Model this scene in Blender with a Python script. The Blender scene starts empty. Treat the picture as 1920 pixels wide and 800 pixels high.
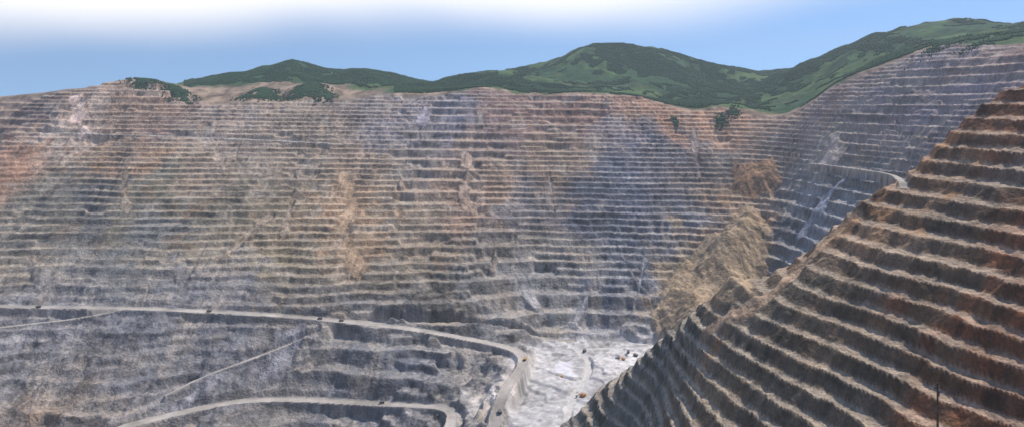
import bpy, math, numpy as np, time
from mathutils import Vector, Matrix
T0=time.time()
G=1.08
F=1251.0
rng=np.random.default_rng(7)
def W(px,py,D): return ((px-960)/F*D, D, -(py-200)/F*D)
# ---------------------------------------------------------------- terrain control points (image pixel x, image pixel y, estimated distance)
S=[
(0,575,1970),(0,400,2330),(0,265,2700),(0,245,2780),(0,187,2960),
(110,172,2990),(230,577,1985),(230,400,2350),(230,265,2720),(230,245,2800),(230,152,3010),(230,178,3250),
(320,165,3030),(400,193,3020),(430,175,3400),
(500,590,1998),(500,400,2400),(500,265,2780),(500,215,2900),(500,194,3010),(470,162,3500),(600,166,3500),
(487,169,3170),(580,156,3200),(535,186,3150),(440,188,3150),(640,180,3200),(275,150,3060),(345,172,3060),
(640,190,3030),(700,608,2000),(700,400,2430),(700,265,2790),(710,178,3060),
(900,640,1930),(900,500,2230),(900,400,2450),(900,265,2800),(900,168,3090),
(1050,640,2035),(1100,560,2180),(1100,400,2480),(1100,265,2800),(1100,176,3090),
(1200,645,2020),(1200,560,2170),(1200,400,2470),(1200,265,2790),(1200,186,3060),
(1290,612,2040),(1350,590,2080),(1350,450,2320),(1350,330,2650),(1350,250,2850),(1370,203,2950),
(1450,530,2130),(1450,400,2400),(1450,300,2630),(1460,217,2860),
(1550,430,2080),(1550,330,2270),(1550,250,2450),(1560,167,2620),
(1650,130,2500),(1700,320,1980),(1700,220,2170),(1750,92,2400),(1900,150,1900),(1920,88,2110),
# lower left slope and bowl
(0,800,1650),(0,690,1800),(230,800,1640),(230,690,1810),(330,775,1720),(400,800,1690),(420,757,1760),(400,660,1880),
(500,748,1810),(600,620,1965),(600,680,1885),(600,748,1810),(700,757,1780),(700,690,1860),(800,760,1740),(820,690,1850),(850,768,1680),
(900,700,1790),(870,750,1690),(600,800,1746),(700,800,1730),(820,800,1640),
(960,652,1900),(985,670,1830),(975,695,1740),(950,725,1640),(935,760,1570),(925,800,1500),
# near spur, crest line
(1120,750,1456),(1160,710,1373),(1230,655,1237),(1290,615,1160),(1340,590,1107),(1420,545,1088),(1500,490,1078),(1600,400,1126),
(1690,345,1078),(1760,270,1108),(1850,195,1130),(1920,150,1120),
# near spur, face
(1200,800,1167),(1330,800,938),(1500,800,830),(1753,800,719),(1920,880,635),(1920,760,681),(1920,650,714),(1920,520,782),(1590,440,1042),(1500,520,1030),
(1450,590,1000),(1700,600,850),(1700,470,930),(1920,400,860),(1920,300,930),(1920,220,1000),(1800,330,1000),
]
pts=[W(*s) for s in S]
def fl(px,py): 
    D=720*F/(py-200); return W(px,py,D)
for q in [(1010,700),(1060,670),(1100,700),(1200,662),(1100,645),(1050,800),(1000,760),(1090,740),(1080,800)]: pts.append(fl(*q))
pts+=[
(-450,1300,-885),(-450,1560,-870),(-900,1500,-860),(-450,900,-620),(-1300,1350,-800),(-1200,800,-580),(0,0,-5),(0,110,-75),(0,400,-300),(0,800,-560),(0,1250,-715),
(96,150,-82),(54,150,-84),
(-150,1350,-760),(-800,350,-330),(-400,100,-90),(250,400,-300),(300,700,-450),(100,0,-2),(300,60,-20),(500,-200,30),(-300,-200,10),(0,-500,40),(600,400,-200),(900,500,-60),(650,600,-210),
(800,720,-100),(950,950,20),(1150,1200,90),(-1700,1300,-700),(-2500,1950,-480),(-2700,2400,-220),(-3000,2960,20),(-2200,1500,-640),
# back of spur and hidden valley
(430,1330,-520),(600,1350,-400),(760,1350,-260),(900,1350,-120),(330,1500,-690),(560,1600,-600),(800,1650,-450),(1050,1650,-170),(1250,1600,20),(600,1900,-640),(480,1850,-700),(900,1850,-360),(300,1650,-715),
(1700,1700,170),(2000,2100,260),(2600,2700,380),(1500,1300,120),
# mountains
W(350,158,3700),W(400,137,4000),W(460,128,4050),W(525,116,4050),W(600,125,4100),W(700,129,4150),W(770,144,4200),W(830,148,4200),W(900,134,4150),W(960,138,4200),
W(985,140,4300),W(1030,117,4400),W(1085,95,4450),W(1140,84,4500),W(1215,90,4500),W(1290,108,4500),W(1360,128,4450),W(1440,145,4350),
W(1250,190,3300),W(1100,178,3400),W(1150,150,3900),W(1300,160,3800),W(1380,200,3150),W(1420,185,3400),W(1440,165,3800),
W(1500,123,3700),W(1560,102,3700),W(1620,76,3650),W(1680,62,3650),W(1740,44,3600),W(1815,27,3600),W(1870,36,3550),W(1930,48,3450),W(1700,95,3000),W(1820,75,2900),W(1560,150,3100),W(1480,195,3050),
W(2050,60,3400),W(700,165,3500),W(850,168,3500),W(980,165,3500),
(-3300,4300,-40),(-3000,5000,-150),(-2000,5200,-100),(-2300,3700,0),(-2700,3500,-10),(0,5800,50),(1200,5900,100),(2800,5200,250),(4500,4000,200),(-1200,5600,0),
(-8000,8000,-500),(0,12000,-500),(8000,8000,-300),(-9000,0,-300),(9000,0,100),(0,-8000,0),(-20000,20000,-900),(20000,20000,-900),(0,30000,-1200),(-20000,0,-800),(20000,0,-800),
]
P=np.array(pts,dtype=np.float64)
C0=60.0
def ker(x0,y0,x1,y1): return np.sqrt((x0-x1)**2+(y0-y1)**2+C0*C0)
n=len(P)
A=np.zeros((n+1,n+1)); A[:n,:n]=ker(P[:,0][:,None],P[:,1][:,None],P[:,0][None],P[:,1][None]); A[:n,:n]-=np.eye(n)*1.0
A[:n,n]=1;A[n,:n]=1
Wt=np.linalg.solve(A,np.append(P[:,2],0))
def base(x,y):
    sh=x.shape; x=x.ravel().astype(np.float32); y=y.ravel().astype(np.float32); o=np.full(x.shape,Wt[n],dtype=np.float32)
    for i in range(n):
        dx=x-np.float32(P[i,0]); dy=y-np.float32(P[i,1])
        o+=np.float32(Wt[i])*np.sqrt(dx*dx+dy*dy+np.float32(C0*C0))
    return o.reshape(sh).astype(np.float64)
TAB=rng.random((16,256,256)).astype(np.float32)
def vn(x,y,s=0):
    fx=np.floor(x); fy=np.floor(y); u=(x-fx).astype(np.float32); v=(y-fy).astype(np.float32)
    ix=fx.astype(np.int64)&255; iy=fy.astype(np.int64)&255; t=TAB[s%16]; ix1=(ix+1)&255; iy1=(iy+1)&255
    u=u*u*(3-2*u); v=v*v*(3-2*v)
    return (t[ix,iy]*(1-u)+t[ix1,iy]*u)*(1-v)+(t[ix,iy1]*(1-u)+t[ix1,iy1]*u)*v-0.5
def fbm(x,y,sc,o=3,s=0):
    r=0;a=1
    for i in range(o):
        c,sn=math.cos(i*1.1+.4),math.sin(i*1.1+.4)
        r=r+a*vn((x*c-y*sn)/sc+i*17.3,(x*sn+y*c)/sc+i*5.1,s+i); a*=.5; sc*=.5
    return r
def sst(a,b,x):
    t=np.clip((x-a)/(b-a),0,1); return t*t*(3-2*t)
# rim line
RX=np.array([-600,-200,0,230,330,500,700,900,1100,1200,1350,1450,1560,1650,1750,1920,2100,2600]);RD=np.array([2700,2950,2965,3015,3035,3015,3065,3095,3095,3065,2955,2865,2625,2505,2405,2110,1950,1500])
def outside(x,y):
    px=960+F*x/np.maximum(y,200)
    return y-np.interp(px,RX,RD)
def seg(x,y,pl):
    d=np.full(x.shape,1e9); h=np.zeros(x.shape)
    for a,b in zip(pl[:-1],pl[1:]):
        ax,ay,az=a;bx,by,bz=b; dx,dy=bx-ax,by-ay;L=dx*dx+dy*dy+1e-6
        t=np.clip(((x-ax)*dx+(y-ay)*dy)/L,0,1); dd=np.hypot(x-ax-t*dx,y-ay-t*dy); m=dd<d
        d=np.where(m,dd,d); h=np.where(m,az+t*(bz-az),h)
    return d,h
def smooth_pl(pl,k=3):
    pl=np.array(pl,float)
    for _ in range(k):
        q=[pl[0]]
        for a,b in zip(pl[:-1],pl[1:]): q+=[.75*a+.25*b,.25*a+.75*b]
        q.append(pl[-1]); pl=np.array(q)
    return [tuple(p) for p in pl]
def ray(px,py):
    out=[]
    Ds=np.arange(450,5200,8.0)
    for a,b in zip(px,py):
        x=(a-960)/F*Ds; z=-(b-200)/F*Ds
        hit=np.nonzero(base(x,Ds)>z)[0]
        D=Ds[hit[0]] if len(hit) else 5200
        out.append(W(a,b,D))
    return np.array(out)
def onground(q): return [tuple(p) for p in ray([a[0] for a in q],[a[1] for a in q])]
ROADS=[
([W(*q) for q in [(-150,573,1960),(0,575,1970),(200,577,1990),(400,584,1997),(560,594,2002),(640,602,2005),(760,615,1990),(880,635,1955),(960,652,1900),(985,670,1830),(975,695,1740),(950,725,1640),(935,760,1570),(925,800,1500),(915,860,1400)]],14),
([W(*q) for q in [(640,602,2005),(740,607,2040),(850,621,2040),(980,633,2060),(1075,640,2050)]],12),
([W(*q) for q in [(150,830,1570),(230,800,1640),(330,775,1725),(420,757,1780),(500,748,1812),(600,750,1805),(700,757,1782),(800,760,1740),(850,768,1680),(845,800,1590),(835,840,1510)]],14),
(onground([(310,740),(380,705),(450,680),(530,650),(600,622)]),4.5),
(onground([(1520,306),(1560,310),(1620,318),(1670,326),(1692,338),(1697,352)]),6),
(onground([(-60,252),(100,250),(200,252),(300,256),(400,260),(500,264),(620,270)]),11),
(onground([(-40,618),(60,606),(120,600),(180,590),(240,580)]),5),
]
RP=[(smooth_pl(r,2),w) for r,w in ROADS]
def fl2(q): return fl(*q)
TRACKS=[(smooth_pl([fl2(q) for q in [(1062,640),(1085,655),(1108,680),(1100,710),(1070,745),(1062,800)]],2),9),(smooth_pl([fl2(q) for q in [(1230,648),(1180,652),(1120,650),(1085,655)]],2),8),(smooth_pl([fl2(q) for q in [(1000,690),(1030,700),(1080,715),(1100,710)]],2),7)]
FP=np.array([fl(*q)[:2] for q in [(985,652),(1040,640),(1090,637),(1180,640),(1240,643),(1262,660),(1215,690),(1185,730),(1150,790),(1090,860),(940,870),(950,800),(958,760),(985,722),(1005,690),(1000,668)]])
def poly_sd(x,y,pg):
    d=np.full(x.shape,1e9); ins=np.zeros(x.shape,bool); m=len(pg)
    for i in range(m):
        ax,ay=pg[i][:2];bx,by=pg[(i+1)%m][:2];dx,dy=bx-ax,by-ay
        t=np.clip(((x-ax)*dx+(y-ay)*dy)/(dx*dx+dy*dy),0,1); d=np.minimum(d,np.hypot(x-ax-t*dx,y-ay-t*dy))
        c=((ay>y)!=(by>y)); xi=ax+(y-ay)*dx/(dy if dy!=0 else 1e-9); ins^=c&(x<xi)
    return np.where(ins,-d,d)
SLP=onground([(1398,388),(1440,400),(1446,440),(1440,490),(1414,560),(1330,596),(1222,582),(1250,525),(1295,468),(1345,425)])
SLP2=onground([(1375,305),(1450,292),(1470,340),(1435,375),(1368,362)])
SPURX=np.array([(150,1500),(186,1456),(220,1373),(267,1237),(306,1160),(336,1107),(400,1088),(465,1078),(576,1126),(629,1090),(708,1108),(810,1140),(900,1160),(1400,1250)])
def spurmask(x,y):
    yy=np.interp(x,SPURX[:,0],SPURX[:,1]); return np.where(x>120,sst(-60,-20,yy+50-y),0)
# colour samples; their blue partly stands in for distance haze
CS=[(50,185,150,125,120),(150,172,165,135,122),(250,180,150,118,104),(150,225,165,142,135),(50,220,100,82,90),(300,225,140,112,108),(100,250,165,150,152),(400,264,158,140,138),(220,210,150,120,105),
(30,300,155,108,84),(150,300,140,118,104),(270,315,155,118,88),(400,300,142,125,112),(550,290,138,122,114),(100,380,106,105,104),(170,385,75,80,92),(300,370,112,108,98),(450,380,116,110,98),(560,400,122,110,93),
(30,500,122,115,110),(150,450,106,106,112),(250,480,100,105,116),(400,470,126,118,110),(500,430,142,125,106),(520,500,122,110,86),(650,380,172,134,102),(650,450,162,128,96),(600,520,116,105,92),
(100,550,115,115,127),(300,550,110,112,127),(450,560,105,105,118),(750,230,130,124,142),(850,200,135,130,154),(700,300,140,119,106),(800,310,130,124,130),(950,200,140,108,108),(1100,210,145,108,102),(1200,200,162,118,100),
(1300,225,180,128,98),(1350,215,180,128,98),(1250,245,165,118,95),(875,320,160,135,124),(880,370,168,135,118),(750,400,126,112,102),(850,450,122,108,94),(750,500,112,102,92),(950,400,115,112,127),(950,500,112,105,104),
(1050,300,138,115,102),(1100,400,88,96,126),(1180,340,88,97,132),(1200,450,84,94,122),(1150,520,80,90,116),(1280,400,94,99,126),(1170,250,125,113,130),(1250,320,105,105,128),(800,560,112,106,100),(1000,560,142,142,148),(1100,600,130,132,148),
(900,600,115,115,122),(1180,600,120,125,143),(700,590,115,115,122),(1320,480,140,124,106),(1400,430,158,124,96),(1260,550,152,130,102),(1350,530,136,125,108),(1420,350,152,120,96),(1350,330,78,74,84),(1340,300,100,94,106),
(1500,330,90,94,112),(1480,430,73,80,102),(1540,400,120,130,158),(1550,280,168,156,150),(1600,230,125,114,126),(1600,170,132,108,114),(1700,160,130,119,138),(1800,130,136,113,120),(1900,110,132,103,103),(1750,220,120,109,128),
(1650,280,130,119,120),(1600,340,98,104,122),(1800,180,114,104,138),(1900,190,125,80,60),(1850,260,118,74,46),(1780,310,145,95,60),(1900,320,90,62,46),(1720,360,122,100,82),(1850,400,120,110,110),(1650,420,126,110,96),
(1900,470,122,90,66),(1750,450,110,100,93),(1800,560,116,95,72),(1600,500,122,105,86),(1900,600,145,84,44),(1700,600,106,90,72),(1480,530,158,128,102),(1430,572,155,126,102),(1550,640,106,95,82),(1700,700,96,88,78),(1850,720,114,80,56),
(1450,650,110,105,92),(1350,650,106,106,99),(1280,680,105,109,106),(1200,760,110,116,117),(1350,750,106,100,92),(1500,770,100,95,88),(1650,790,90,85,78),(1050,690,205,200,206),(1020,760,190,184,184),(1110,660,188,183,188),(1180,662,165,160,172),
(100,620,120,120,133),(300,630,115,118,133),(100,720,118,115,122),(50,790,134,115,100),(250,700,108,110,125),(450,650,110,113,128),(480,700,125,122,131),(560,680,120,118,124),(700,680,84,90,108),(820,690,90,93,107),(900,700,105,105,112),
(650,720,90,95,110),(650,785,95,95,107),(500,790,120,118,122),(200,770,122,115,116),(380,730,115,115,127)]
CS=np.array(CS,float)
CW=ray(CS[:,0],CS[:,1])
def lin(c):
    c=np.asarray(c,float)/255; return np.where(c<.04045,c/12.92,((c+.055)/1.055)**2.4)
def desat(c,k):
    g=(c@np.array([.3,.5,.2]))[...,None]; return g+(c-g)*k
CL=lin(CS[:,2:5])
# debris chutes
ST=[([(874,285),(878,330),(868,360),(885,395)],19,(168,146,130)),([(640,325),(655,380),(650,440),(665,500)],26,(160,136,112)),([(510,400),(470,430),(430,465),(415,480)],18,(142,128,112)),
([(1580,340),(1540,385),(1510,430)],20,(150,154,165)),([(985,545),(1010,580)],18,(156,152,152)),
([(1560,250),(1545,290),(1560,305)],30,(170,156,148)),([(570,630),(530,660),(450,700),(360,735)],42,(128,126,130)),
([(60,480),(90,530),(80,560)],20,(126,120,116)),([(1600,405),(1540,462),(1490,510),(1430,562),(1370,598),(1320,625)],14,(162,136,112)),([(330,480),(345,540)],14,(124,120,120)),
([(1165,480),(1195,530),(1220,560)],7,(140,136,138)),([(760,300),(752,345)],9,(150,134,122)),([(560,320),(548,380),(530,440)],9,(140,126,112)),([(1030,330),(1040,400)],8,(130,122,120)),([(240,300),(232,350),(240,400)],10,(138,124,110)),([(930,440),(925,500)],8,(135,124,112)),([(1100,560),(1080,600)],9,(145,143,146)),
([(150,180),(135,215),(160,240)],26,(190,168,158)),([(800,200),(790,225)],20,(160,152,160)),([(410,285),(420,320)],16,(158,142,130)),([(1210,490),(1185,590)],6,(150,148,152)),([(1300,250),(1310,330)],8,(140,126,120))]
STW=[]
for pl,w,c in ST:
    pp=[];
    for (a,b),(a2,b2) in zip(pl[:-1],pl[1:]): pp+=[(a,b),((a+a2)/2,(b+b2)/2)]
    pp.append(pl[-1]); pw=onground(pp); STW.append((pw,w,lin(c)))
print("setup",time.time()-T0)
def terrain(x,y,full=True):
    zb=base(x,y); out=outside(x,y); om=sst(-10,25,out)
    near=spurmask(x,y); nb=near>.5
    mm=sst(40,500,out)
    r1=1-2*np.abs(fbm(x,y,520,4,3)); r2=fbm(x,y,160,4,6)
    farfade=sst(9000,6000,np.hypot(x,y))
    zm=(r1-.7)*48*mm*farfade+r2*18*sst(10,200,out)*farfade+fbm(x,y,30,2,9)*3*om*farfade
    rough=np.clip(.5+1.3*fbm(x,y,260,2,15),.15,1.2)
    wz=fbm(x,y,170,2,1)*15+fbm(x,y,60,3,2)*(8+9*rough)+fbm(x,y,16,2,5)*(2+4.5*rough)
    sc_=fbm(x*1.2,y*.5,330,3,10)*3.6; sec=np.floor(sc_)+sst(.3,.7,sc_-np.floor(sc_))
    wz=wz+sec*8.3*(1-near)
    scal=(.5-np.abs(fbm(x,y,34,2,7)))*9
    gul=np.abs(fbm(x,y,90,3,11))
    mA=fbm(x,y,230,3,4)
    px=960+F*x/np.maximum(y,200)
    leftdeg=sst(720,450,px)*sst(3000,2600,y)*(1-near)
    lowleft=sst(620,520,px)*sst(1990,1940,y)*(1-near)
    gl=sst(.045,.0,np.abs(fbm(x,y*.33,120,2,12)))*sst(0,.25,fbm(x,y,300,2,14))
    m=np.clip(-.02+mA*.8+leftdeg*.30+lowleft*.2+fbm(x,y,40,2,9)*.7*rough+gl*.5,0.0,.85)
    m=np.where(nb,np.clip(mA*.25+fbm(x,y,30,2,9)*.4,0,.4),m)
    slide=np.zeros(x.shape); scol=np.zeros(x.shape+(3,)); 
    nz=fbm(x,y,45,3,8)
    for pl,w,c in STW:
        d,_=seg(x,y,pl); k=sst(w*1.4,w*.4,d+nz*w*1.9)
        slide=np.maximum(slide,k); scol=scol*(1-k[...,None])+c*k[...,None]
    slump=np.zeros(x.shape)
    for pg,c,hh,dd in ((SLP,lin((150,130,106)),75,-130),(SLP2,lin((150,116,88)),30,-60)):
        sdv=poly_sd(x,y,pg)+nz*26; k=sst(10,-12,sdv)
        slide=np.maximum(slide,k); slump=np.maximum(slump,k); scol=scol*(1-k[...,None])+c*k[...,None]
        zb=zb+hh*sst(15,dd,sdv)
    m=np.maximum(m,slide*.93)
    z1=zb+wz*np.where(nb,.8,.9)*(1-slide*.3)+np.where(nb,scal,-gl*5)+.012*x*(~nb)
    # bench height varies with level: taller benches low in the pit
    s0=np.where(nb,24.0,22.0); c=np.where(nb,-.0015,-.0080)
    def toq(z): return np.log(np.maximum(1+c*(z+700)/s0,.05))/c
    def toz(q): return (s0*np.exp(c*q)-s0)/c-700
    z1c=np.clip(z1,-1300,900)
    q=toq(z1c); k=np.floor(q); f=q-k
    a=np.clip(.56+.45*fbm(x,y,90,3,12),.30,.78)
    a=np.where(nb,np.clip(a-.02,.38,.62),a)
    def profile(f,a):
        face=np.clip((f-a)/(1-a-.03),0,1); return np.where(f<a,(f/a)**2*.15,.15+.85*face**1.1),face
    prof,face=profile(f,a)
    zt=toz(k+prof*(1-m)+f*m)
    # some sectors are mined as double benches
    q2=q/2; k2=np.floor(q2); f2=q2-k2; a2=np.clip(a+.04,.3,.8); prof2,_=profile(f2,a2)
    dbl=sst(.10,.16,fbm(x*.8,y*.8,240,3,13)+.25*fbm(x,y,60,2,3))*(~nb)*(1-slide)*(1-leftdeg*.5)
    zt=zt*(1-dbl)+toz(2*(k2+prof2*(1-m)+f2*m))*dbl
    zt=zt-.012*x*(~nb)
    zt+=fbm(x,y,11,3,13)*(1.6+1.6*rough) -gul*np.where(slump>.3,20,20)*slide+np.where(nb,fbm(x,y,7,2,1)*2.8*sst(.0,.4,face),0)
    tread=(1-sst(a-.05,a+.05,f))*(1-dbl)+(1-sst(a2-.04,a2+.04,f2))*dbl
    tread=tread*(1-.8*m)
    fade=np.clip(om+sst(500,300,y),0,1)
    z=zt*(1-fade)+(zb+zm)*fade
    fd=poly_sd(x,y,FP)+fbm(x,y,60,3,14)*26
    fm=sst(14,-4,fd)
    tk=np.zeros(x.shape)
    for pl,w in TRACKS:
        d,_=seg(x,y,pl); tk=np.maximum(tk,sst(w*1.3,w*.8,d))
    fn=fbm(x,y,130,3,15)*3.2; fz=np.floor(fn)+sst(.4,.6,fn-np.floor(fn))
    z=z*(1-fm)+(-722+fz*6*(1-tk)+fbm(x,y,14,3,2)*2.6*(1-tk)-tk)*fm
    road=np.zeros(x.shape)
    for pl,w in RP:
        d,h=seg(x,y,pl); k2_=sst(w*1.7,w*.95,d+fbm(x,y,25,2,3)*4)
        z=z*(1-k2_)+h*k2_; road=np.maximum(road,sst(w*1.15,w*.95,d+fbm(x,y,25,2,3)*3))
        z=z+np.exp(-((d-w)/2.6)**2)*2.2*(w>10)
    if not full: return z
    return z,dict(out=out,om=om,near=near,m=m,slide=slide,scol=scol,f=f,k=k,tread=tread,fm=fm,road=road,zb=zb,fade=fade,tk=tk,px=px,rough=rough,fz=fz,face=face,gl=gl)
# ---------------------------------------------------------------- grid
def geo(a,b,n0): return list(np.sign(a)*np.geomspace(abs(a),abs(b),n0))
gx=np.array(geo(-40000,-5000,14)[:-1]+list(np.arange(-5000,-2600,28))+list(np.arange(-2600,100,3.2*G))+list(np.arange(100,900,2.1*G))+list(np.arange(900,1500,2.8*G))+list(np.arange(1500,2400,3.8*G))+list(np.arange(2400,5000,28))+geo(5000,40000,14))
gy=np.array(geo(-40000,-3000,10)[:-1]+list(np.arange(-3000,520,45))+list(np.arange(520,1250,2.2*G))+list(np.arange(1250,3150,2.6*G))+list(np.arange(3150,3700,7))+list(np.arange(3700,5000,13))+geo(5000,60000,24))
X,Y=np.meshgrid(gx,gy); ny,nx=X.shape
print("grid",nx,ny,nx*ny)
Z,a=terrain(X,Y)
print("terrain",time.time()-T0)
# ---------------------------------------------------------------- vertex colour (rock tones, with some distance haze painted in as blue)
def rockcol(x,y):
    sh=x.shape
    wx=(x+fbm(x,y,140,4,1)*190+fbm(x,y,24,2,7)*60).ravel().astype(np.float32); wy=(y+fbm(x,y,140,4,5)*190+fbm(x,y,24,2,8)*60).ravel().astype(np.float32)
    num=np.zeros((3,wx.size),np.float32); den=np.zeros(wx.size,np.float32)
    for i in range(len(CW)):
        w=((wx-CW[i,0])**2+(wy-CW[i,1])**2+3000)**-2*1e8
        den+=w
        for c in range(3): num[c]+=w*CL[i,c]
    return (num/den).T.reshape(sh+(3,))
inr=(a['fade']<1)
col=np.zeros(X.shape+(3,)); col[:]=(.2,.17,.14)
rc=rockcol(X[inr],Y[inr]); col[inr]=rc
nearm=a['near'][...,None]
low=sst(-480,-620,Z)[...,None]
col=desat(col,.62)*(np.array([1.07,1.01,.87])*(1-low)+np.array([1.03,1.0,.93])*low)*(1-nearm)+desat(col,.85)*np.array([1.08,1.0,.90])*nearm
al_x=np.where(a['near']>.5,Y,X)
streak=vn(al_x/6,Z/30,3)+.7*vn(al_x/15+9,Z/60,4)
strat=vn(al_x/38+3,Z/5,6)+.7*vn(al_x/14,Z/3.2,7)+.8*vn(al_x/110,Z/9,9)
bn=vn(al_x/170+a['k']*7.3,a['k']*3.7,5)+.8*vn(al_x/45+a['k']*3.3,a['k']*5.7,6)
blot=fbm(X,Y,70,4,6); fine=fbm(X,Y,9,2,8)
tr=a['tread'][...,None]
bright=(1+.30*streak*(1-a['tread'])+.5*strat+.35*bn+.5*blot+.6*fine)[...,None]
dust=np.array([.35,.285,.22]); dust2=np.array([.31,.29,.27])
gray=sst(.02,-.02,(col[...,0]-col[...,2]))[...,None]
dustc=dust*(1-gray)+dust2*gray
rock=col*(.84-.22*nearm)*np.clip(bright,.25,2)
# outcrops: dark unweathered lenses and pale altered lenses, elongated along the benches
lens=vn(al_x/85+1.7,Z/13,10)+.6*vn(al_x/36,Z/7,11)+.4*fine
dk=(sst(.30,.50,lens)*(1-a['near'])*.45)[...,None]; rock=rock*(1-dk)+rock*np.array([.50,.52,.58])*dk
pl_=(sst(-.32,-.52,lens)*(1-a['near'])*.55)[...,None]
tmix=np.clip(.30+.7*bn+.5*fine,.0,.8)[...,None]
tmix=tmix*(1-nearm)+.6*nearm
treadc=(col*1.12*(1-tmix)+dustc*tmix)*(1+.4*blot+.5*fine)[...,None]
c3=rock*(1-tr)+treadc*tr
c3=c3*(1-pl_)+(c3*.5+np.array([.19,.175,.155]))*pl_
oc=(sst(.24,.42,fbm(X,Y,85,4,13))*(1-a['near'])*.4)[...,None]; c3=c3*(1-oc)+np.array([.34,.295,.25])*(1+.7*fine+.5*streak)[...,None]*oc
ru=sst(.16,.40,fbm(X,Y,110,4,10))*sst(0,.25,fbm(X,Y,26,2,2)+.1)
warm=sst(0,.05,col[...,0]-col[...,2])
ruk=(ru*(.18+.36*a['near'])*warm)[...,None]
c3=c3*(1-ruk)+np.array([.34,.185,.09])*ruk
sl=(a['slide']*.8)[...,None]; c3=c3*(1-sl)+a['scol']*(1+.5*streak+1.0*fbm(X,Y,50,4,11)+.6*fine)[...,None]*sl
fmv=a['fm'][...,None]; flc=np.array([.40,.385,.38])*(1+.45*fbm(X,Y,70,4,3)+.55*fbm(X,Y,12,3,4)+.10*a['fz'])[...,None]
flc=flc*(1-a['tk'][...,None]*.75)+np.array([.47,.45,.43])*a['tk'][...,None]*.75
fp1=fl(1058,692); pd=np.hypot((X-fp1[0])/30,(Y-fp1[1])/60)+fbm(X,Y,30,2,5)*.8
pk=sst(1.1,.8,pd)[...,None]*.8; flc=flc*(1-pk)+np.array([.58,.57,.60])*pk
c3=c3*(1-fmv)+flc*fmv
rd=a['road'][...,None]; c3=c3*(1-rd)+np.array([.33,.30,.27])*(1+.5*fbm(X,Y,40,3,2)[...,None])*rd
# hills
g1=sst(-.12,.16,fbm(X,Y,200,4,7))[...,None]
hill=np.array([.036,.078,.036])*(1-g1)+np.array([.075,.125,.048])*g1
g2=(sst(.2,.4,fbm(X,Y,120,4,9))*.35)[...,None]; hill=hill*(1-g2)+np.array([.12,.125,.065])*g2
hill=hill*(1+.5*fbm(X,Y,40,2,3))[...,None]
tan=np.array([.26,.195,.145])*(1+.9*fbm(X,Y/4,30,3,5)+.5*fbm(X,Y,90,3,6))[...,None]
PX=a['px']
tanm=sst(318,350,PX)*sst(740,700,PX)*sst(3560,3500,Y+fbm(X,Y,150,3,2)*120)
tanm=np.maximum(tanm,sst(330,300,PX)*(Y>500)*sst(3600,3300,Y))
tanm=np.maximum(tanm,sst(50,20,a['out']+60*fbm(X,Y,80,2,1)))
tanm=np.maximum(tanm,(Y<1500)*1.0)
hill=hill*(1-tanm[...,None])+tan*tanm[...,None]
om=a['fade'][...,None]
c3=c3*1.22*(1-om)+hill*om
c3=np.clip(c3,.01,.85)
print("color",time.time()-T0)
# ---------------------------------------------------------------- materials
def newmat(name):
    m=bpy.data.materials.new(name); m.use_nodes=True; nt=m.node_tree; return m,nt,nt.nodes['Principled BSDF']
def groundmat(name,s1,s2,amt,bumpd):
    m,nt,b=newmat(name); N=nt.nodes; L=nt.links
    at=N.new('ShaderNodeAttribute'); at.attribute_name='rockcol'
    ge=N.new('ShaderNodeNewGeometry')
    n1=N.new('ShaderNodeTexNoise'); n1.inputs['Scale'].default_value=s1; n1.inputs['Detail'].default_value=6; n1.inputs['Roughness'].default_value=.75
    n2=N.new('ShaderNodeTexNoise'); n2.inputs['Scale'].default_value=s2; n2.inputs['Detail'].default_value=4
    L.new(ge.outputs['Position'],n1.inputs['Vector']); L.new(ge.outputs['Position'],n2.inputs['Vector'])
    mr=N.new('ShaderNodeMapRange'); mr.inputs['From Min'].default_value=.25; mr.inputs['From Max'].default_value=.75; mr.inputs['To Min'].default_value=1-amt; mr.inputs['To Max'].default_value=1+amt
    L.new(n1.outputs['Fac'],mr.inputs['Value'])
    mx=N.new('ShaderNodeVectorMath'); mx.operation='SCALE'; L.new(at.outputs['Color'],mx.inputs[0]); L.new(mr.outputs['Result'],mx.inputs['Scale'])
    L.new(mx.outputs['Vector'],b.inputs['Base Color']); b.inputs['Roughness'].default_value=.95; b.inputs['Specular IOR Level'].default_value=.1
    bp=N.new('ShaderNodeBump'); bp.inputs['Distance'].default_value=bumpd; bp.inputs['Strength'].default_value=.9
    L.new(n2.outputs['Fac'],bp.inputs['Height']); L.new(bp.outputs['Normal'],b.inputs['Normal'])
    return m
mrock=groundmat('bench_rock',.25,.14,.65,5.0)
mroad=groundmat('haul_road_gravel',.08,.3,.15,.4)
mfloor=groundmat('pit_floor_gravel',.08,.2,.25,1.0)
mhill=groundmat('hillside_grass',.03,.05,.3,3.0)
def mkmesh(name,V,Fq,cols,mat,smooth=False):
    me=bpy.data.meshes.new(name); me.vertices.add(len(V)); me.vertices.foreach_set('co',V.astype(np.float32).ravel())
    k=Fq.shape[1]; nf=len(Fq); me.loops.add(nf*k); me.loops.foreach_set('vertex_index',Fq.astype(np.int32).ravel())
    me.polygons.add(nf); me.polygons.foreach_set('loop_start',np.arange(0,nf*k,k,dtype=np.int32)); me.polygons.foreach_set('loop_total',np.full(nf,k,dtype=np.int32))
    me.update(calc_edges=True)
    if smooth: me.polygons.foreach_set('use_smooth',np.ones(nf,bool))
    if cols is not None:
        at=me.attributes.new('rockcol','FLOAT_COLOR','POINT'); c=np.ones((len(V),4),np.float32); c[:,:3]=cols; at.data.foreach_set('color',c.ravel())
    me.materials.append(mat); ob=bpy.data.objects.new(name,me); bpy.context.collection.objects.link(ob); return ob
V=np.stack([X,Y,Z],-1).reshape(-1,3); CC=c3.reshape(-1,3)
idx=np.arange(nx*ny).reshape(ny,nx)
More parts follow.
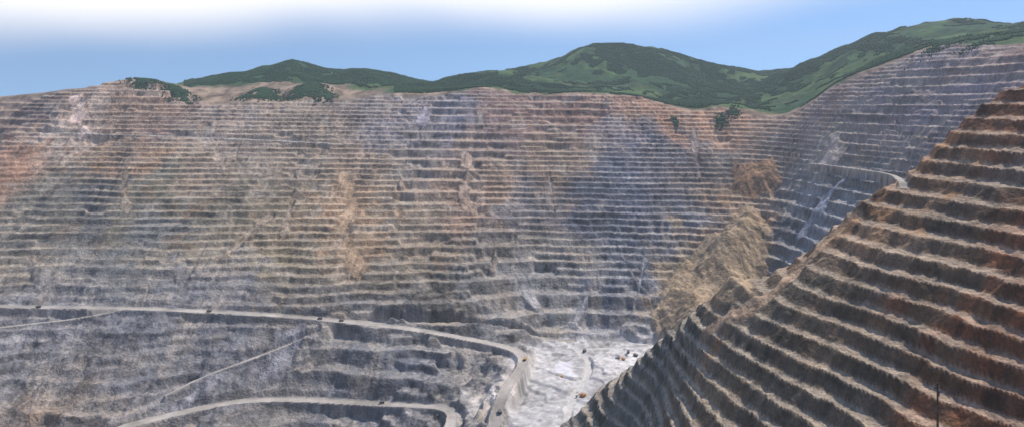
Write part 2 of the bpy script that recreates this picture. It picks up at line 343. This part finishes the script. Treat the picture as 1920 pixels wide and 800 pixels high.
Q=np.stack([idx[:-1,:-1],idx[:-1,1:],idx[1:,1:],idx[1:,:-1]],-1).reshape(-1,4)
def fq(v): return (v.reshape(-1)[Q].mean(1))
rq=fq(a['road']); fq_=fq(a['fm']); oq=fq(a['fade'])
lab=np.zeros(len(Q),int); lab[oq>.5]=3; lab[fq_>.5]=2; lab[(rq>.5)]=1
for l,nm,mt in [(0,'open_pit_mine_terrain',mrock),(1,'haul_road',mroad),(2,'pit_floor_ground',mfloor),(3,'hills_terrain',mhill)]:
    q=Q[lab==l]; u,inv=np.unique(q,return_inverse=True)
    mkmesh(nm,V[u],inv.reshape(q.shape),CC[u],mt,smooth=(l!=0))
print("mesh",time.time()-T0)
# ---------------------------------------------------------------- forest
mfol=groundmat('conifer_foliage',.5,.8,.35,.5)
def forest(name,x,y,hs,seed):
    z=terrain(x,y,False); r=np.random.default_rng(seed); N=len(x)
    k=5; an=np.linspace(0,2*np.pi,k,endpoint=False)
    rot=r.random(N)*6.28
    def ring(rad,zz):
        rr=rad*hs[:,None]*(.7+.6*r.random((N,k))); aa=an[None]+rot[:,None]
        return np.stack([x[:,None]+rr*np.cos(aa),y[:,None]+rr*np.sin(aa),z[:,None]+zz*hs[:,None]*(.9+.2*r.random((N,k)))],-1)
    a0=ring(.36,.06); b0=ring(.34,.45)
    tip=np.stack([x,y,z+hs],-1)[:,None]; Vt=np.concatenate([a0,b0,tip],1)
    f=[]
    for i in range(k):
        j=(i+1)%k
        f+= [(i,j,k+j),(i,k+j,k+i),(k+i,k+j,2*k)]
    f=np.array(f); nv=2*k+1; Fa=(f[None]+(np.arange(N)*nv)[:,None,None]).reshape(-1,3)
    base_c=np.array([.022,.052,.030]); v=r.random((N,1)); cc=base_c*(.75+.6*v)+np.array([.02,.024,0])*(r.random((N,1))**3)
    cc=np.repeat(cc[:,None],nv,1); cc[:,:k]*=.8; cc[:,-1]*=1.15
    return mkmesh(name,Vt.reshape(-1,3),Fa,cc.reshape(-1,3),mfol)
r=np.random.default_rng(3)
N=640000; x=r.uniform(-3000,3300,N); y=r.uniform(2350,4650,N)
o=outside(x,y); px=960+F*x/y
ok=(o>35)&(px>300)&(px<2000)
ok&=~((px>310)&(px<740)&(y<3540)); ok&=~((px<345))
x,y,px,o=x[ok],y[ok],px[ok],o[ok]
den=fbm(x,y,260,4,12)+.6*fbm(x,y,60,2,4)
ok=(den+.06+.30*sst(450,50,o)-.26*sst(1500,1750,px)*sst(200,700,o)+.12*sst(1000,700,px)>r.random(len(x))*.16-.03)
x,y=x[ok],y[ok]
forest('forest',x,y,r.uniform(5,9.5,len(x)),5)
nf1=len(x)
cl=[(268,155,3035,55,22),(330,170,3035,48,22),(355,182,3020,36,16),(487,178,3150,80,34),(580,168,3170,80,40),(610,180,3100,40,30),(1265,240,2900,10,16),(1350,240,2900,26,14),(1375,226,2920,26,10),(1790,86,2380,90,14),(1870,84,2260,90,14)]
xs=[];ys=[]
for (a1,b1,D,rx,ry) in cl:
    kk=int(rx*ry*1.5); xx=(a1-960)/F*D+r.normal(0,rx*.5,kk); yy=D+r.normal(0,ry*1.0,kk); 
    kp=fbm(xx,yy,25,2,3)>-.18; xs.append(xx[kp]); ys.append(yy[kp])
xs=np.concatenate(xs);ys=np.concatenate(ys)
forest('scrub_trees',xs,ys,r.uniform(5,9,len(xs)),6)
print("forest",nf1,time.time()-T0)
# ---------------------------------------------------------------- vehicles and poles
def paint(name,c,rough=.5,metal=0):
    m,nt,b=newmat(name); N=nt.nodes; L=nt.links
    n1=N.new('ShaderNodeTexNoise'); n1.inputs['Scale'].default_value=1.5; n1.inputs['Detail'].default_value=5
    tcn=N.new('ShaderNodeTexCoord'); L.new(tcn.outputs['Object'],n1.inputs['Vector'])
    mx=N.new('ShaderNodeMixRGB'); mx.inputs[1].default_value=(*c,1); mx.inputs[2].default_value=(.25,.21,.17,1)
    mr=N.new('ShaderNodeMapRange'); mr.inputs['From Min'].default_value=.45; mr.inputs['From Max'].default_value=.75; mr.inputs['To Max'].default_value=.7; L.new(n1.outputs['Fac'],mr.inputs['Value']); L.new(mr.outputs[0],mx.inputs[0])
    L.new(mx.outputs[0],b.inputs['Base Color']); b.inputs['Roughness'].default_value=rough; b.inputs['Metallic'].default_value=metal
    return m
MY=paint('worn_yellow_paint',(.50,.29,.06)); MO=paint('worn_orange_paint',(.60,.25,.05)); MD=paint('dark_steel',(.05,.05,.055),.6); MT=paint('tyre_rubber',(.025,.025,.025),.9); MG=paint('cab_glass',(.03,.04,.05),.15); MBl=paint('grey_body_steel',(.10,.10,.12),.6); MWo=paint('creosote_wood',(.06,.045,.035),.9)
def prism(vs,fs): return (np.array(vs,float),fs)
def box(x0,x1,y0,y1,z0,z1):
    return prism([(x0,y0,z0),(x1,y0,z0),(x1,y1,z0),(x0,y1,z0),(x0,y0,z1),(x1,y0,z1),(x1,y1,z1),(x0,y1,z1)],[(0,3,2,1),(4,5,6,7),(0,1,5,4),(1,2,6,5),(2,3,7,6),(3,0,4,7)])
def cyl(c,r1,r2,p,axis,n=14):
    ax=Vector(axis); L=ax.length; q=ax.to_track_quat('Z','Y').to_matrix(); vs=[];
    for zz,rr in((0,r1),(L,r2)):
        for i in range(n):
            t=2*math.pi*i/n; v=q@Vector((rr*math.cos(t),rr*math.sin(t),zz)); vs.append(tuple(v+Vector(p)))
    fs=[tuple(range(n))[::-1],tuple(range(n,2*n))]+[(i,(i+1)%n,n+(i+1)%n,n+i) for i in range(n)]
    return prism(vs,fs)
def extr(prof,y0,y1):
    n=len(prof); vs=[(x,y0,z) for x,z in prof]+[(x,y1,z) for x,z in prof]
    return prism(vs,[tuple(range(n)),tuple(range(n,2*n))[::-1]]+[(i,n+i,n+(i+1)%n,(i+1)%n) for i in range(n)])
def build(name,parts):
    vs=[];fs=[];mi=[];mats=[]
    for (pv,pf),mt in parts:
        o=len(vs); vs+= [tuple(v) for v in pv]; fs+=[tuple(i+o for i in f) for f in pf]
        if mt not in mats: mats.append(mt)
        mi+=[mats.index(mt)]*len(pf)
    me=bpy.data.meshes.new(name); me.from_pydata(vs,[],fs); me.update()
    for m in mats: me.materials.append(m)
    me.polygons.foreach_set('material_index',mi)
    import bmesh
    bm=bmesh.new(); bm.from_mesh(me); bmesh.ops.recalc_face_normals(bm,faces=bm.faces); bm.to_mesh(me); bm.free()
    return me
def truckmesh(body,name):
    p=[(box(-6,5.6,-1.6,1.6,1.9,2.7),MD),
     (extr([(-7.2,4.4),(-6.6,6.4),(3.2,7.0),(7.2,7.3),(7.2,7.0),(3.3,6.6),(2.2,3.4),(-3.5,2.8)],-4.0,4.0),body),
     (box(4.2,7.0,-3.6,3.6,3.3,3.7),body),(box(4.4,6.6,.8,3.4,3.7,6.1),body),(box(6.6,6.66,1.0,3.2,4.6,5.8),MG),(box(4.7,6.4,3.4,3.45,4.7,5.8),MG),
     (box(4.6,6.9,-1.5,1.5,1.8,3.3),MD),(box(6.9,7.3,-3.4,3.4,1.5,2.1),body),(box(4.6,6.4,-3.3,-.9,3.7,4.7),body)]
    for i in range(7): p.append((box(-5.8+i*1.3,-5.6+i*1.3,-4.12,-4.0,3.6,6.3),MD)); p.append((box(-5.8+i*1.3,-5.6+i*1.3,4.0,4.12,3.6,6.3),MD))
    for s in(-1,1):
        p.append((cyl(0,1.9,1.9,(4.3,s*2.5,1.9),(0,s*1.3,0),18),MT)); p.append((cyl(0,.8,.8,(4.3,s*3.8,1.9),(0,s*.15,0),12),body))
        p.append((cyl(0,1.9,1.9,(-3.6,s*1.3,1.9),(0,s*1.25,0),18),MT)); p.append((cyl(0,1.9,1.9,(-3.6,s*2.7,1.9),(0,s*1.25,0),18),MT)); p.append((cyl(0,.8,.8,(-3.6,s*3.95,1.9),(0,s*.15,0),12),body))
    return build(name,p)
TM=truckmesh(MY,'haul_truck_mesh'); TM2=truckmesh(MBl,'haul_truck_dark_mesh')
def shovelmesh():
    p=[]
    for s in(-1,1): p.append((extr([(-5.5,.9),(-4.6,0),(4.6,0),(5.5,.9),(5.2,1.9),(-5.2,1.9)],s*3.6-.9,s*3.6+.9),MD))
    p+=[(cyl(0,2.6,2.6,(0,0,1.6),(0,0,1.0),18),MD),(box(-8,4,-4.2,4.2,2.7,7.4),MO),(box(-8.6,-8,-4.0,4.0,2.8,5.5),MD),(box(1.0,4.6,2.2,4.6,7.4,10.0),MO),(box(4.6,4.66,2.4,4.4,8.2,9.8),MG),
     (extr([(3.6,3.4),(4.4,3.0),(15.2,13.2),(14.6,13.9)],-1.1,1.1),MO),(cyl(0,1.1,1.1,(14.9,-.8,13.6),(0,1.6,0),14),MD),
     (extr([(7.0,8.6),(7.4,7.8),(15.6,4.2),(15.9,5.0)],-.6,.6),MO),(extr([(14.4,5.6),(17.6,5.8),(18.2,2.0),(15.2,1.6)],-2.0,2.0),MD),
     (cyl(0,.22,.22,(-3,-2.2,7.4),(3.2,0.4,5.6),8),MO),(cyl(0,.22,.22,(-3,2.2,7.4),(3.2,-.4,5.6),8),MO),(cyl(0,.08,.08,(.2,0,13.0),(14.7,0,.9),6),MD),(cyl(0,.1,.1,(14.9,0,14.6),(1.3,0,-8.8),6),MD)]
    for i in range(5): p.append((box(-7.4+i*2.1,-6.2+i*2.1,-4.28,-4.2,3.6,6.4),MD))
    return build('mining_shovel_mesh',p)
SM=shovelmesh()
def place(name,me,px,py,D,rot,scale=1):
    x,y,_=W(px,py,D); z=terrain(np.array([[x]]),np.array([[y]]),False)[0,0]
    ob=bpy.data.objects.new(name,me); bpy.context.collection.objects.link(ob); ob.location=(x,y,z+.1); ob.rotation_euler=(0,0,math.radians(rot)); ob.scale=(scale,)*3; return ob
def D7(py): return 720*F/(py-200)
for px,py,D,rot,m in [(937,776,1545,100,TM2),(984,676,1812,75,TM),(640,602,2005,5,TM2),(600,597,2003,5,TM2),(392,583,1997,0,TM2),(72,575,1973,0,TM2),(716,757,1780,10,TM2),(962,633,2058,4,TM2),
   (1096,658,D7(658),60,TM2),(1158,672,D7(672),20,TM2),(1178,664,D7(664),80,TM2),(1192,670,D7(670),140,TM2),(1050,706,D7(706),10,TM)]:
    place('haul_truck',m,px,py,D,rot,.95)
place('mining_shovel',SM,1092,741,D7(741),200,1.0)
place('mining_shovel',SM,1168,677,D7(677),150,.75)
def pole(px,ptop,D,rad=.22,arm=True):
    x,y,zt=W(px,ptop,D); z=terrain(np.array([[x]]),np.array([[y]]),False)[0,0]-1
    H=zt-z
    p=[(cyl(0,rad*1.3,rad*.8,(0,0,0),(0,0,H),10),MWo)]
    if arm: p+=[(box(-1.3,1.3,-.09,.09,H-1.2,H-1.0),MWo),(cyl(0,.09,.06,(-1.15,0,H-1.0),(0,0,.35),8),MG),(cyl(0,.09,.06,(1.15,0,H-1.0),(0,0,.35),8),MG),(cyl(0,.09,.06,(0,0,H),(0,0,.35),8),MG),(cyl(0,.22,.22,(.38,0,H-3.2),(0,0,1.1),10),MBl)]
    ob=bpy.data.objects.new('utility_pole',build('utility_pole',p)); bpy.context.collection.objects.link(ob); ob.location=(x,y,z); ob.rotation_euler=(0,0,.5)
pole(1758,716,150); pole(1410,772,150,.2,False)
pole(1825,470,850,.35,True); 
# ---------------------------------------------------------------- haze: a real body of slightly dusty air over the whole area
hm=bpy.data.materials.new('dusty_air'); hm.use_nodes=True; nt=hm.node_tree; nt.nodes.remove(nt.nodes['Principled BSDF'])
vs=nt.nodes.new('ShaderNodeVolumeScatter'); vs.inputs['Color'].default_value=(.78,.90,1,1); vs.inputs['Density'].default_value=4.5e-5; vs.inputs['Anisotropy'].default_value=.2
nt.links.new(vs.outputs[0],nt.nodes['Material Output'].inputs['Volume'])
hme=build('atmospheric_haze',[(box(-7000,7000,-3000,9000,-1600,900),hm)])
ho=bpy.data.objects.new('atmospheric_haze',hme); bpy.context.collection.objects.link(ho)
# ---------------------------------------------------------------- world, sun, camera
sd=np.array([.62,.38,.0]); el=math.radians(56); az=math.atan2(sd[0],sd[1])
w=bpy.data.worlds.new('World'); bpy.context.scene.world=w; w.use_nodes=True; nt=w.node_tree; N=nt.nodes; L=nt.links
bg=N['Background']; bg.inputs['Strength'].default_value=.15
sky=N.new('ShaderNodeTexSky'); sky.sky_type='NISHITA'; sky.sun_disc=False; sky.sun_elevation=el; sky.sun_rotation=az; sky.altitude=1500; sky.air_density=1.0; sky.dust_density=.3; sky.ozone_density=2.5
tc=N.new('ShaderNodeTexCoord'); ad=N.new('ShaderNodeVectorMath'); ad.operation='ADD'; ad.inputs[1].default_value=(0,0,.17); L.new(tc.outputs['Generated'],ad.inputs[0]); L.new(ad.outputs['Vector'],sky.inputs['Vector'])
sp=N.new('ShaderNodeSeparateXYZ'); L.new(tc.outputs['Generated'],sp.inputs[0])
mp=N.new('ShaderNodeMapping'); mp.inputs['Scale'].default_value=(1.1,1.1,2.2); mp.inputs['Location'].default_value=(.3,.1,0); L.new(tc.outputs['Generated'],mp.inputs[0])
nn=N.new('ShaderNodeTexNoise'); nn.inputs['Scale'].default_value=1.9; nn.inputs['Detail'].default_value=2; nn.inputs['Roughness'].default_value=.35; L.new(mp.outputs[0],nn.inputs['Vector'])
m1=N.new('ShaderNodeMath'); m1.operation='MULTIPLY_ADD'; m1.inputs[1].default_value=.10; L.new(nn.outputs['Fac'],m1.inputs[0]); 
m3=N.new('ShaderNodeMath'); m3.operation='MULTIPLY_ADD'; m3.inputs[1].default_value=-.06; L.new(sp.outputs['X'],m3.inputs[0]); L.new(sp.outputs['Z'],m3.inputs[2]); L.new(m3.outputs[0],m1.inputs[2])
mr=N.new('ShaderNodeMapRange'); mr.interpolation_type='SMOOTHSTEP'; mr.inputs['From Min'].default_value=.13; mr.inputs['From Max'].default_value=.235; L.new(m1.outputs[0],mr.inputs['Value'])
mr2=N.new('ShaderNodeMapRange'); mr2.interpolation_type='SMOOTHSTEP'; mr2.inputs['From Min'].default_value=.20; mr2.inputs['From Max'].default_value=.32; mr2.inputs['To Min'].default_value=1; mr2.inputs['To Max'].default_value=.0; L.new(sp.outputs['Z'],mr2.inputs['Value'])
mm=N.new('ShaderNodeMath'); mm.operation='MULTIPLY'; L.new(mr.outputs[0],mm.inputs[0]); L.new(mr2.outputs[0],mm.inputs[1])
tint=N.new('ShaderNodeMixRGB'); tint.blend_type='MULTIPLY'; tint.inputs[0].default_value=1; L.new(sky.outputs[0],tint.inputs[1]); tint.inputs[2].default_value=(.88,1.06,1.16,1)
mix=N.new('ShaderNodeMixRGB'); L.new(mm.outputs[0],mix.inputs[0]); L.new(tint.outputs[0],mix.inputs[1]); mix.inputs[2].default_value=(8.2,8.3,8.6,1)
L.new(mix.outputs[0],bg.inputs['Color'])
sun=bpy.data.lights.new('sun','SUN'); sun.energy=4.6; sun.angle=math.radians(.5); sun.color=(1,.94,.86); so=bpy.data.objects.new('sun',sun); bpy.context.collection.objects.link(so)
dv=Vector((math.sin(az)*math.cos(el),math.cos(az)*math.cos(el),math.sin(el))); so.rotation_euler=dv.to_track_quat('Z','Y').to_euler()
cam=bpy.data.cameras.new('camera'); cam.sensor_width=36; cam.lens=F/1920*36; cam.shift_y=-200/1920; cam.clip_start=.5; cam.clip_end=120000
co=bpy.data.objects.new('camera',cam); bpy.context.collection.objects.link(co); co.location=(0,0,0); co.rotation_euler=(math.radians(90),0,0); bpy.context.scene.camera=co
sc=bpy.context.scene; sc.view_settings.view_transform='Standard'; sc.view_settings.look='None'; sc.view_settings.exposure=0
print("done",time.time()-T0)
